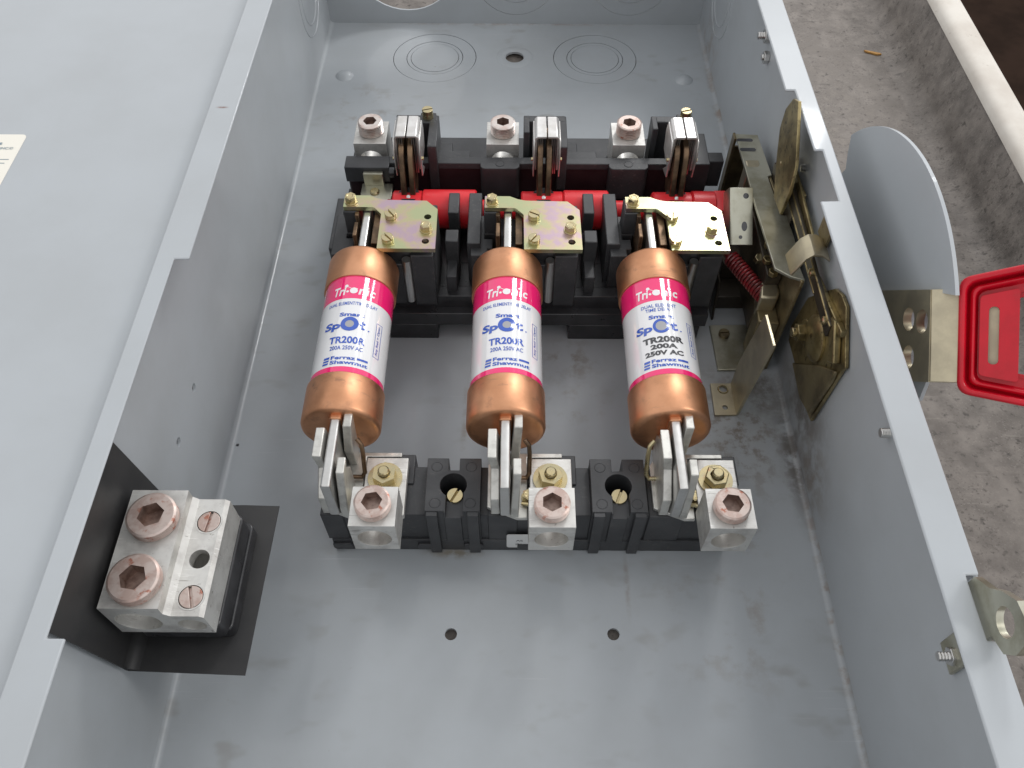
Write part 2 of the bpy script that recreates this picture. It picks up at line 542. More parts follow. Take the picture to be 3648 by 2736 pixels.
# side walls
mb = MB()
mb.prism([rect(YF - 1.6, YB + 1.6, -1.8, ZT - 1.5), circle(244.9, 64.1, 2.4, 14), circle(212.4, 64.1, 2.4, 14)], 'x', XL - 1.6, XL)
mb.build('side_wall', M['wall'], box)
mb = MB()
mb.prism([rect(YF - 1.6, YB + 1.6, -1.8, ZT - 1.5), rect(93.4, 116.8, 128, 131.9)], 'x', XR, XR + 1.6)
mb.build('side_wall', M['wall'], box)
for sx, xx in ((1, XL), (-1, XR)):
    for rad in (36., 27.):
        mb = MB()
        mb.lathe([(rad, 0), (rad - .3, .45), (rad - .9, .45), (rad - 1.2, 0)], (xx, 632, 62), (sx, 0, 0), 48, False, False)
        mb.build('knockout_ring', M['wall'], box)
# bend fillets along the inside corners
def fillet(y0, y1, xc, sx, mat):
    k = MB()
    r = 3.2
    arc = [(xc + sx * (r - r * math.cos(R(a))), r - r * math.sin(R(a))) for a in range(0, 91, 15)]
    k.prism([arc + [(xc, 0)]], 'y', y0, y1)
    return k.build('corner_bend', mat, box)
fillet(YF, YB, XL + .02, 1, M['panel'])
fillet(YF, YB, XR - .02, -1, M['panel'])
# rims with their notches (outline in x, y)
left_rim = [(XL - 1.6, YF), (-149.6, YF), (-149.6, 92.2), (-156.1, 92.2), (-156.1, 268.4), (-149.2, 268.4), (-149.0, YB), (XL - 1.6, YB)]
mb = MB()
mb.prism([left_rim], 'z', ZT - 1.5, ZT)
mb.build('rim_flange', M['paint'], box, .7)
right_rim = [(XR + 1.6, YF), (XR + 1.6, 93.4), (160.3, 93.4), (160.3, 116.8), (XR + 1.6, 116.8), (XR + 1.6, YB), (149.2, YB), (149.5, 399.5),
             (154.7, 399.5), (154.9, 348.4), (159.2, 348.4), (158.9, 310), (149.8, 309.7), (149.9, 169), (150.6, YF)]
mb = MB()
mb.prism([right_rim], 'z', ZT - 1.5, ZT)
mb.build('rim_flange', M['paint'], box, .7)
for k in range(2):
    mb = MB()
    y0 = YB - 12 if k else YF
    mb.box(-148.8, 149, y0, y0 + 12, ZT - 1.6, ZT - .1)
    mb.build('rim_flange', M['paint'], box, .5)
# door thrown open to the left, flat beside the rim
mb = MB()
mb.box(-560, -167.2, -70, 700, 124.5, 126.0)
door = mb.build('door', M['paint'], box, .6)
mb = MB()
mb.box(-167.0, -165.2, -70, 700, 118, 127.0)
mb.build('hinge_leaf', M['paint'], door)
mb = MB()
mb.prism([rrect(-360, -261.2, 236, 366.8, 2.5)], 'z', 126.02, 126.25)
sticker = mb.build('sticker', M['sticker'], door)

# ------------------------------------------------------------------ lettering
def text_mesh(txt, w, h, shear=0., weight=0., space=1.):
    cu = bpy.data.curves.new('lettering', 'FONT')
    cu.body = txt
    cu.size = 1
    cu.shear = shear
    cu.offset = weight
    cu.space_character = space
    cu.resolution_u = 3
    ob = bpy.data.objects.new('lettering_tmp', cu)
    col.objects.link(ob)
    dg = bpy.context.evaluated_depsgraph_get()
    me = bpy.data.meshes.new_from_object(ob.evaluated_get(dg))
    bpy.data.objects.remove(ob)
    bpy.data.curves.remove(cu)
    xs = [v.co.x for v in me.vertices]
    ys = [v.co.y for v in me.vertices]
    x0, x1, y0, y1 = min(xs), max(xs), min(ys), max(ys)
    sx = w / (x1 - x0)
    sy = h / (y1 - y0)
    bm = bmesh.new()
    bm.from_mesh(me)
    bpy.data.meshes.remove(me)
    for v in bm.verts:
        v.co = Vector(((v.co.x - (x0 + x1) / 2) * sx, (v.co.y - (y0 + y1) / 2) * sy, 0))
    n = max(1, int(w / 1.0))
    for i in range(1, n):
        bmesh.ops.bisect_plane(bm, geom=bm.verts[:] + bm.edges[:] + bm.faces[:], plane_co=(-w / 2 + w * i / n, 0, 0), plane_no=(1, 0, 0))
    bm.verts.index_update()
    vs = [tuple(v.co) for v in bm.verts]
    fs = [[v.index for v in f.verts] for f in bm.faces]
    bm.free()
    return vs, fs

def flat_text(mb, txt, w, h, cx, cy, z, rot=0., **k):
    vs, fs = text_mesh(txt, w, h, **k)
    c, s = math.cos(rot), math.sin(rot)
    mb.add([(cx + x * c - y * s, cy + x * s + y * c, z) for x, y, _ in vs], fs)

mb = MB()
flat_text(mb, 's', 1.7, 1.9, -272.6, 358.9, 126.4, weight=.03)
flat_text(mb, 'INC.®', 6.9, 1.9, -268.1, 355.2, 126.4, weight=.02)
mb.build('lettering', M['ink_grey'], door)
mb = MB()
for i, (xr, y) in enumerate(((-270.0, 348.6), (-263.8, 346.0), (-265.0, 343.0), (-267.5, 341.2), (-265, 336), (-265, 332), (-265, 328))):
    mb.box(-352, xr, y, y + .5, 126.3, 126.34)
mb.build('fine_print', M['ink_grey'], door)

# ------------------------------------------------------------------ screws and studs poking through the right wall
def stud(x, y, z, r=2.2, ln=7, nut=True):
    k = MB()
    prof = []
    for i in range(7):
        prof += [(r, i * ln / 7), (r * .84, (i + .5) * ln / 7)]
    k.lathe(prof, (x, y, z), (-1, 0, 0), 14)
    o = k.build('wall_screw', M['steel'], box)
    if nut:
        k = MB()
        k.prism([circle(y, z, r * 2.0, 6)], 'x', x - 3.4, x - .1)
        k.build('nut', M['steel'], o, .3)
stud(XR, 493, 109, 2.4, 8)
stud(XR, 483, 100, 2.0, 5)
stud(XR, 193.1, 106.6, 2.2, 4.5, False)
stud(XR, 96.9, 106, 1.8, 8)
stud(XR, 371.3, 103.1, 2.0, 2.5, False)
mb = MB()
mb.prism([rect(92, 104, 100, 126)], 'x', XR - 2.0, XR - .3)
mb.build('hasp_plate', M['grime_light'], box, .4)
# padlock hasp standing through the slot in the right rim
hx = 161.3
outer = [(114.8, 126), (114.8, 137), (108, 143.5), (104.6, 149.5), (99.0, 155.5), (91.5, 156.5), (86, 151.5), (84.8, 145), (87.4, 138.5), (94.6, 135.2), (94.6, 126)]
mb = MB()
mb.prism([outer, circle(95.6, 145.4, 5.2, 24)], 'x', hx, hx + 2.6)
mb.build('padlock_hasp', M['grime_light'], box)

# ================================================================== generic fittings
def hexloop(cx, cy, r, a0=0.):
    return circle(cx, cy, r, 6, None, a0)

def cut(ob, cutter):
    c = cutter.build('cutter', M['alum'])
    md = ob.modifiers.new('cut', 'BOOLEAN')
    md.operation = 'DIFFERENCE'
    md.object = c
    md.solver = 'EXACT'
    bv = [m for m in ob.modifiers if m.type == 'BEVEL']
    for m in bv:
        m.show_viewport = False
    bpy.context.view_layer.update()
    dg = bpy.context.evaluated_depsgraph_get()
    me = bpy.data.meshes.new_from_object(ob.evaluated_get(dg))
    me.name = ob.data.name
    ob.modifiers.remove(md)
    for m in bv:
        m.show_viewport = True
    ob.data = me
    me.set_sharp_from_angle(angle=R(35))
    bpy.data.objects.remove(c)

def set_screw(cx, cy, z0, z1, r, parent, hexr, a0=0., depth=5., name='set_screw', mat='screw'):
    k = MB()
    n = max(3, int((z1 - z0) / 1.25))
    prof = [(r - .5, z0 - 5)]
    for i in range(n):
        a = z0 + (z1 - z0 - .8) * i / n
        b = z0 + (z1 - z0 - .8) * (i + .5) / n
        prof += [(r - .95, a), (r - .95, a + .1), (r, b), (r, b + .2)]
    prof += [(r - .95, z1 - .8), (r - .1, z1 - .7), (r, z1 - .45), (r - .9, z1)]
    k.lathe(prof, (cx, cy, 0), (0, 0, 1), 32, True, False)
    seg = 32
    u, w, ax = frame_from((0, 0, 1))
    top = [(Vector((cx, cy, 0)) + u * ((r - .9) * math.cos(2 * math.pi * i / seg)) + w * ((r - .9) * math.sin(2 * math.pi * i / seg))) for i in range(seg)]
    o_l = [(p.x, p.y) for p in top]
    i_l = hexloop(cx, cy, hexr, a0)
    tri = tessellate_polygon([[Vector((p, q, 0)) for p, q in o_l], [Vector((p, q, 0)) for p, q in i_l]])
    k.add([(p, q, z1) for p, q in o_l + i_l], [list(t) for t in tri])
    lo = hexloop(cx, cy, hexr * .97, a0)
    ob = k.build(name, M[mat], parent, 0, 20)
    k = MB()
    k.add([(p, q, z1) for p, q in i_l] + [(p, q, z1 - depth) for p, q in lo] , [[i, (i + 1) % 6, 6 + (i + 1) % 6, 6 + i] for i in range(6)] + [[11, 10, 9, 8, 7, 6]])
    k.build('hex_socket', M['socket'], parent)
    ct = MB()
    ct.cyl((cx, cy, z0 - 12), (0, 0, 1), r - .85, 14, 32)
    cut(parent, ct)
    return ob

def slot_screw(cx, cy, z0, h, r, parent, ang=0., mat='brass', hexhead=False, name='slot_screw', slot=True):
    k = MB()
    n = 24
    loop = circle(cx, cy, r, n)
    if slot:
        d = (math.cos(ang), math.sin(ang))
        w = r * .13
        # two half heads with an open slot between them, on a lower core
        for s in (-1, 1):
            half = []
            t0 = math.asin(w / r)
            for i in range(13):
                t = t0 + (math.pi - 2 * t0) * i / 12
                x, y = r * math.cos(t), s * r * math.sin(t)
                half.append((cx + x * d[0] - y * d[1], cy + x * d[1] + y * d[0]))
            k.prism([half], 'z', z0 + h * .45, z0 + h)
        k.prism([loop], 'z', z0, z0 + h * .5)
    elif hexhead:
        k.lathe([(r * 1.22, 0), (r * 1.22, h * .14)], (cx, cy, z0), (0, 0, 1), 24)
        k.prism([hexloop(cx, cy, r * 1.06, ang)], 'z', z0 + h * .12, z0 + h * .94)
        k.lathe([(r * .86, h * .9), (r * .8, h), (r * .55, h), (r * .5, h * .95)], (cx, cy, z0), (0, 0, 1), 20)
    return k.build(name, M[mat], parent, .22)

def lug_body(x0, x1, y0, y1, z0, z1, parent, bore=8.0, name='lug'):
    k = MB()
    xc, zc = (x0 + x1) / 2, (z0 + z1) / 2 - .6
    k.prism([rect(x0, x1, z0, z1), circle(xc, zc, bore, 28)], 'y', y0, y1)
    return k.build(name, M['alum'], parent, .35)

# ================================================================== front fuse base (load side)
PITCH = 82.5
FX = [-85.8, -3.3, 79.2]
fb = thing('fuse_block', 'black plastic load-side fuse block with three aluminium lugs, nearest the camera', 'fuse block', (10, 200, 0))
mb = MB()
for x0, x1 in ((-95, -42.6), (-16, 39.8), (66.6, 113.8)):
    mb.box(x0, x1, 187, 214.5, 11.9, 38)
mb.box(-93.6, 112.6, 185.6, 216, 0, 12.0)
for x0, x1 in ((-95.2, -84), (-12, 3), (68, 86)):
    mb.box(x0, x1, 186.3, 215, 11.5, 38.4)
for xc in (FX[0] + 17, FX[1] + 17, FX[2] + 17):
    mb.box(xc - 13, xc + 19, 204, 221, 10, 39.4)
mb.build('insulator', M['black'], fb, .6)
for k, xc in enumerate((-29.3, 53.2)):
    mb = MB()
    x0, x1 = xc - 13.7, xc + 13.7
    # raised saddle with the mounting hole; outline in x,y with a round hole
    mb.prism([[(x0, 186), (x0 + 9.5, 186), (x0 + 9.5, 185), (x1 - 9.5, 185), (x1 - 9.5, 186), (x1, 186), (x1, 216), (x1 - 11, 216), (x1 - 11, 209), (x1 - 16.5, 209), (x1 - 16.5, 216), (x0, 216)]], 'z', 11.8, 44.2)
    mb.box(x0 + 1.5, x0 + 6.5, 215.5, 219.6, 30, 44.0)
    mb.box(x1 - 6.5, x1 - 1.5, 215.5, 219.6, 30, 44.0)
    for bx in (x0 + .8, x1 - 6.3):
        mb.box(bx, bx + 5.5, 183.6, 187.5, 1, 43.6)
    sad = mb.build('saddle', M['black'], fb, .5)
    ct = MB()
    ct.cyl((xc, 200.6, 20), (0, 0, 1), 6.7, 40, 32)
    cut(sad, ct)
    ct = MB()
    ct.box(xc - 3.4, xc + 5.2, 180, 196.5, 38.6, 60)
    cut(sad, ct)
    for (px, py) in ((x0 + 5, 211), (x0 + 5, 190.5), (x1 - 5, 211), (x1 - 5, 190.5)):
        mb = MB()
        mb.lathe([(2.9, 0), (2.7, .25), (2.5, .25), (2.4, .08)], (px, py, 44.2), (0, 0, 1), 20, False, True)
        mb.build('ejector_mark', M['black'], sad)
    mb = MB()
    mb.prism([circle(xc, 200.6, 6.65, 28)], 'z', 20.0, 20.2)
    mb.build('hole_floor', M['black_shiny'], sad)
    slot_screw(xc + .7, 197.2, 34.6, 5.2, 4.1, fb, R(62 + 6 * k), 'brass', name='mounting_screw')
# little retaining clips on the front foot
for x in (-88.5, -44, -20, 8):
    mb = MB()
    mb.prism([rrect(x - 5, x + 5, 4, 9.5, 1.2)], 'y', 184.2, 186.2)
    mb.build('foot_catch', M['black_shiny'], fb, .4)
# paper tag
mb = MB()
mb.prism([rrect(-2.6, 12, 5.2, 20.2, 1.4)], 'y', 184.9, 185.3)
tg = mb.build('paper_tag', M['tag'], fb)
mb = MB()
for txt, w, zc in (('AS', 3.6, 13.6), ('IN', 2.9, 9.4)):
    vs, fs = text_mesh(txt, w, 1.9)
    mb.add([(2.2 + w / 2 + x, 184.75, zc + y) for x, y, _ in vs], fs)
mb.build('lettering', M['ink_black'], tg)

def jaw(points_yz, x0, x1, top, parent, flare, mat='alum_dull', name='jaw'):
    """upright contact jaw: outline in y,z, whose upper part leans out by flare"""
    k = MB()
    n = len(points_yz)
    vs = []
    for xs in (x0, x1):
        for y, z in points_yz:
            t = max(0., (z - (top - 9)) / 9)
            vs.append((xs + flare * t * t, y, z))
    fs = [list(range(n)), list(range(2 * n - 1, n - 1, -1))] + [[i, (i + 1) % n, n + (i + 1) % n, n + i] for i in range(n)]
    k.add(vs, fs)
    return k.build(name, M[mat], parent, .5)

def lower_clip(fx, parent, flip=False):
    # terminal plate on top of the block
    k = MB()
    k.prism([[(fx - 9, 190), (fx + 6, 184), (fx + 11, 184), (fx + 11, 218.5), (fx + 29, 218.5), (fx + 29, 221), (fx - 4, 221), (fx - 9, 214)]], 'z', 38.6, 41.2)
    k.build('terminal_plate', M['alum_dull'], parent, .4)
    # contact jaws: left one in the middle, right ones front and back
    jaw([(186, 41), (222, 41), (222, 58), (214.6, 66), (214.6, 75), (198.4, 75), (198.4, 65), (186, 56)], fx - 7.0, fx - 2.7, 75, parent, -1.4)
    jaw([(213.5, 41), (225, 41), (223.6, 75.5), (215, 75.5), (211.5, 58)], fx + 2.7, fx + 6.8, 75.5, parent, 1.6)
    jaw([(184, 41.4), (204, 41.4), (204, 56), (198.8, 64), (198.8, 74), (190.2, 74), (184, 50)], fx + 2.7, fx + 6.6, 74, parent, 1.2)
    # reinforcing spring wire round the clip
    k = MB()
    sx = -1 if flip else 1
    k.tube([(fx + sx * 6, 205, 44), (fx + sx * 10.5, 205, 44), (fx + sx * 12.0, 206.5, 46), (fx + sx * 12.0, 211, 57), (fx + sx * 11.6, 213, 62), (fx + sx * 9.4, 215, 64)], 1.15, 8)
    k.build('retaining_spring', M['copper_dark'] if not flip else M['brass'], parent)
    slot_screw(fx + 11.5, 195.2, 41.2, 4.2, 3.0, parent, .4, 'brass', hexhead=True, slot=False, name='clip_screw')
    k = MB()
    k.tube([(fx + 8.4, 191.5, 42.4), (fx + 11, 190.6, 43.4), (fx + 13, 190.0, 43.6)], 1.2, 8)
    k.build('lock_wire', M['brass'], parent)

def lower_lug(fx, parent, rot):
    a, b = fx + 11.2, fx + 32.6
    k = MB()
    k.box(a + 1.0, b + .6, 183, 215.2, 41.4, 45.6)
    tang = k.build('lug_tang', M['alum'], parent, .35)
    lg = lug_body(a, b, 166.8, 187.2, 42, 66.5, parent)
    set_screw(fx + 21.8, 177.0, 66.5, 71.8, 8.4, lg, 4.9, rot)
    # stud, washer and nut
    wx, wy = fx + 22.4, 203.2
    k = MB()
    k.lathe([(8.6, 0), (8.6, 1.1), (3.6, 1.1), (3.6, 0)], (wx, wy, 45.62), (0, 0, 1), 30, False, False)
    k.build('washer', M['brass'], tang)
    k = MB()
    k.prism([hexloop(wx, wy, 6.1, rot + .3), circle(wx, wy, 3.1, 20)], 'z', 46.75, 51.6)
    k.build('nut', M['brass'], tang, .45)
    k = MB()
    prof = []
    for i in range(5):
        prof += [(2.95, 46 + i * 1.5), (2.6, 46.75 + i * 1.5)]
    prof += [(2.8, 53.6), (2.2, 54.2)]
    k.lathe(prof, (wx, wy, 0), (0, 0, 1), 20)
    k.build('stud', M['brass'], tang)
for i, fx in enumerate(FX):
    lower_clip(fx, fb, i == 2)
    lower_lug(fx, fb, (.18, .5, .9)[i])

# ================================================================== fuses
BR, FR = 19.0, 20.0
def wrap(vs, fx, rot, off=.14):
    """put flat artwork (x across, y along the axis) on the fuse barrel"""
    out = []
    for x, y, z in vs:
        t = x / BR + rot
        r = BR + off + z
        out.append((fx + r * math.sin(t), y, 60 + r * math.cos(t)))
    return out

def ring_art(ro, ri, cx, cy, n=40, sx=1.0):
    vs = [(cx + sx * ro * math.cos(2 * math.pi * i / n), cy + ro * math.sin(2 * math.pi * i / n), 0) for i in range(n)]
    vs += [(cx + sx * ri * math.cos(2 * math.pi * i / n), cy + ri * math.sin(2 * math.pi * i / n), 0) for i in range(n)]
    return vs, [[i, (i + 1) % n, n + (i + 1) % n, n + i] for i in range(n)]

def disc_art(r, cx, cy, n=24, sx=1.0):
    vs = [(cx, cy, 0)] + [(cx + sx * r * math.cos(2 * math.pi * i / n), cy + r * math.sin(2 * math.pi * i / n), 0) for i in range(n)]
    return vs, [[0, 1 + i, 1 + (i + 1) % n] for i in range(n)]

def quad_art(x0, x1, y0, y1, sk=0.):
    n = max(1, int(abs(x1 - x0) / .8))
    vs, fs = [], []
    for i in range(n + 1):
        x = x0 + (x1 - x0) * i / n
        vs += [(x, y0, 0), (x + sk, y1, 0)]
        if i:
            fs.append([2 * i - 2, 2 * i, 2 * i + 1, 2 * i - 1])
    return vs, fs

def line_art(p, q, w):
    d = Vector((q[0] - p[0], q[1] - p[1])).normalized() * w / 2
    nx, ny = -d.y, d.x
    return [(p[0] + nx, p[1] + ny, 0), (p[0] - nx, p[1] - ny, 0), (q[0] - nx, q[1] - ny, 0), (q[0] + nx, q[1] + ny, 0)], [[0, 1, 2, 3]]

def make_fuse(fx, rot, black, label):
    t = thing('cartridge_fuse', label, 'fuse', (fx, 277, 40), 'cartridge fuses across the switch')
    k = MB()
    k.lathe([(BR, 240), (BR, 314)], (fx, 0, 60), (0, 1, 0), 64)
    barrel = k.build('barrel', M['white'], t)
    for y0, y1 in ((243, 248.2), (293.4, 311)):
        k = MB()
        k.lathe([(BR + .05, y0), (BR + .05, y1)], (fx, 0, 60), (0, 1, 0), 64, False, False)
        k.build('colour_band', M['pink'], barrel)
    for a, b, s in ((222, 244.5, 1), (333, 309.6, -1)):
        k = MB()
        pr = [(.1, a), (16.5, a), (18.4, a + s * .35), (19.5, a + s * 1.1), (20, a + s * 2.4), (20, b - s * .5), (19.8, b - s * .1), (19.5, b), (BR - .2, b)]
        k.lathe(pr, (fx, 0, 60), (0, 1, 0), 72, False, False)
        k.build('ferrule', M['copper'], t, 0, 50)
    for y0, y1 in ((182.8, 223), (332, 369)):
        k = MB()
        k.prism([rrect(fx - 2.35, fx + 2.35, 45.7, 74.3, 1.1, 3)], 'y', y0, y1)
        k.build('blade', M['steel'], t, .5)
    k = MB()
    k.prism([rrect(fx - 3.2, fx + 3.2, 44.9, 75.1, 1.8, 4)], 'y', 219.6, 222.4)
    k.prism([rrect(fx - 3.2, fx + 3.2, 44.9, 75.1, 1.8, 4)], 'y', 332.6, 335.2)
    k.build('blade_collar', M['copper'], t, .5)
    W, B, K = MB(), MB(), MB()
    def put(mbx, art):
        mbx.add(wrap(art[0], fx, rot), art[1])
    def txt(mbx, s, w, h, cx, cy, turn=False, **kw):
        vs, fs = text_mesh(s, w, h, **kw)
        if turn:
            vs = [(-y, x, 0) for x, y, _ in vs]
        put(mbx, ([(x + cx, y + cy, 0) for x, y, _ in vs], fs))
    # white logo on the magenta band
    txt(W, 'Tri', 7.0, 6.0, -8.1, 298.8, shear=.15, weight=.03)
    put(W, disc_art(.75, -3.7, 298.2, 14))
    put(W, disc_art(1.0, -4.6, 302.2, 14))
    put(W, disc_art(2.1, -.4, 298.8, 26))
    put(W, line_art((-4.4, 302.0), (-1.6, 300.2), .28))
    put(W, line_art((.8, 300.2), (6.6, 301.8), .28))
    put(W, disc_art(.75, 7.0, 301.7, 14))
    txt(W, 'n', 3.6, 4.2, 4.0, 298.3, shear=.15, weight=.03)
    put(W, quad_art(6.5, 7.5, 296.2, 300.4, .35))
    txt(W, 'c', 3.0, 4.3, 10.0, 298.3, shear=.15, weight=.03)
    if black:
        txt(B, 'DUAL ELEMENT', 19, 2.2, 0, 289.9, weight=.01)
        txt(B, 'TIME DELAY', 14.5, 2.2, 0, 287.0, weight=.01)
    else:
        txt(B, 'DUAL ELEMENT/TIME DELAY', 27.5, 2.2, 0, 289.9, weight=.01)
    txt(B, 'Smart', 13.2, 2.6, .6, 282.2, weight=.035)
    txt(B, 'Sp', 9.4, 6.3, -9.3, 274.4, weight=.04, shear=.08)
    txt(B, 't', 4.0, 5.6, 6.7, 275.6, weight=.03)
    put(B, disc_art(.45, 10.4, 273.2, 10))
    put(B, ring_art(4.7, 2.3 if not black else 3.1, 0, 275.8, 44, 1.0 if not black else .92))
    put(B, quad_art(-11.2, -7.9, 253.2, 254.6, .2))
    put(B, quad_art(-11.4, -8.1, 251.6, 252.6, .2))
    put(B, quad_art(-11.6, -8.3, 249.8, 251.0, .2))
    txt(B, 'Ferraz', 12.6, 2.3, -.7, 253.7, weight=.03)
    txt(B, 'Shawmut', 19.6, 2.3, 2.6, 250.8, weight=.03)
    put(B, quad_art(6.4, 12.2, 253.0, 254.3))
    if black:
        txt(K, 'TR200R', 21.5, 4.0, 0.2, 267.0, weight=.045)
        txt(K, '200A', 14.0, 3.1, .2, 262.6, weight=.045)
        txt(K, '250V AC', 20.0, 3.1, 0, 258.4, weight=.045)
    else:
        txt(B, 'TR200R', 18.8, 4.6, -.2, 265.2, weight=.03)
        txt(B, '200A 250V AC', 17.2, 2.6, 0, 260.1, weight=.015)
    ax = 16.6 if not black else 17.2
    txt(B, 'Any Red = Open', 19.0, 1.9, ax, 270.0, turn=True, weight=.01)
    for p, q in (((ax - 1.9, 259), (ax - 1.9, 281)), ((ax + 1.9, 259), (ax + 1.9, 281)), ((ax - 2, 259), (ax + 2, 259)), ((ax - 2, 281), (ax + 2, 281))):
        put(B, line_art(p, q, .28))
    W.build('white_lettering', M['ink_white'], barrel)
    B.build('blue_lettering', M['ink_blue'], barrel)
    if black:
        K.build('black_lettering', M['ink_black'], barrel)
    k = MB()
    art = disc_art(2.35 if not black else 3.15, 0, 275.8, 24, 1.0 if not black else .92)
    k.add(wrap(art[0], fx, rot, .11), art[1])
    k.build('indicator_spot', M['lens'], barrel)
    return t
make_fuse(FX[0], R(3), False, 'copper-capped cartridge fuse with blue print, on the side of the wall-mounted double lug')
make_fuse(FX[1], R(.5), False, 'copper-capped cartridge fuse with blue print, the middle one of three')
make_fuse(FX[2], R(-7), True, 'copper-capped cartridge fuse whose rating is printed in black, next to the switch mechanism')

# ================================================================== rear switch base (line side)
sb = thing('switch_block', 'black plastic three-pole switch block with red rotor behind the fuses', 'switch block', (5, 400, 0))
mb = MB()
mb.box(-112, 121, 341, 436, 13, 30)                      # deck
mb.box(-110.5, 119.6, 330.2, 341.5, 13, 23.6)             # front lip
mb.box(-111.2, 120.4, 335.8, 344, 16, 33.5)
for x0, x1 in ((-110, -47), (34.6, 116)):                 # feet
    mb.box(x0, x1, 330.0, 372, 0, 13.4)
for x0, x1 in ((-110, -47), (34.6, 124)):
    mb.box(x0, x1, 398, 470, 0, 13.4)
mb.build('base_tray', M['black_shiny'], sb, .6)
for i, fx in enumerate(FX):
    mb = MB()
    mb.box(fx + 10.6, fx + 40.8, 338, 371, 28, 74.6)      # pedestal under the connector plate
    mb.box(fx + 12.5, fx + 22, 334.4, 339, 28, 62)
    mb.box(fx + 27, fx + 40, 333.6, 339, 28, 70)
    mb.build('pedestal', M['black'], sb, .6)
    mb = MB()                                            # block on the other side of the blade, with the screw boss for the plate's ear
    mb.prism([[(fx - 22, 346), (fx - 12, 346), (fx - 12, 352), (fx - 9, 352), (fx - 9, 360), (fx - 14, 360), (fx - 14, 364), (fx - 7.5, 364), (fx - 7.5, 380), (fx - 22, 380)]], 'z', 28, 58)
    mb.box(fx - 14.2, fx - 5.8, 364.4, 377, 56, 74.6)
    mb.build('screw_boss', M['black'], sb, .6)
    if i < 2:
        mb = MB()
        mb.box(fx + 45.8, fx + 52.4, 378, 396, 28, 62)
        mb.box(fx + 45.2, fx + 53.0, 353.5, 363.6, 28, 62)
        mb.box(fx + 45.8, fx + 52.0, 340, 398, 28, 46)
        mb.build('barrier_fin', M['black'], sb, .6)
    mb = MB()
    mb.box(fx - 24.2, fx - 16.2 if i else fx - 19, 352, 396, 28, 62 if i else 57)
    mb.build('barrier_fin', M['black'], sb, .6)
    if i < 2:
        xc = fx + 58.5
        mb = MB()
        mb.prism([circle(fx + 55.3, 371, 4.3, 22)], 'z', 30.05, 30.3)
        mb.build('hole_floor', M['black_shiny'], sb)
# rear chamber wall, bosses, lug platforms and cavities
mb = MB()
mb.box(-108, 126, 426, 431.5, 13, 60)
mb.build('chamber_wall', M['chamber_reflect'], sb, .5)
mb = MB()
mb.box(-108.2, 126.2, 425.6, 432, 55.6, 60.4)
mb.box(-108.6, -80, 420.5, 432.2, 49, 60.6)
mb.box(-110, 124, 432, 478, 13, 40)
for fx in FX:
    mb.box(fx + 36.5, fx + 57, 431, 440.5, 38, 58.5)
mb.build('chamber_cap', M['black'], sb, .5)
for xc in (-9, 73.5):
    mb = MB()
    mb.prism([[(xc - 12.6, 426.5), (xc - 12.6, 424)] + [(xc - 9.4 - 3.2 * math.cos(R(a)), 423.6 - 3.2 * math.sin(R(a))) for a in range(0, 91, 18)]
              + [(xc + 9.4 + 3.2 * math.sin(R(a)), 423.6 - 3.2 * math.cos(R(a))) for a in range(0, 91, 18)] + [(xc + 12.6, 424), (xc + 12.6, 426.5)]], 'z', 36, 60.6)
    bs = mb.build('boss', M['black'], sb, .4)
    mb = MB()
    mb.lathe([(3.0, 0), (2.9, .3), (2.6, .3), (2.4, .1)], (xc, 425.4, 60.6), (0, 0, 1), 20, False, True)
    mb.build('ejector_mark', M['black'], bs)
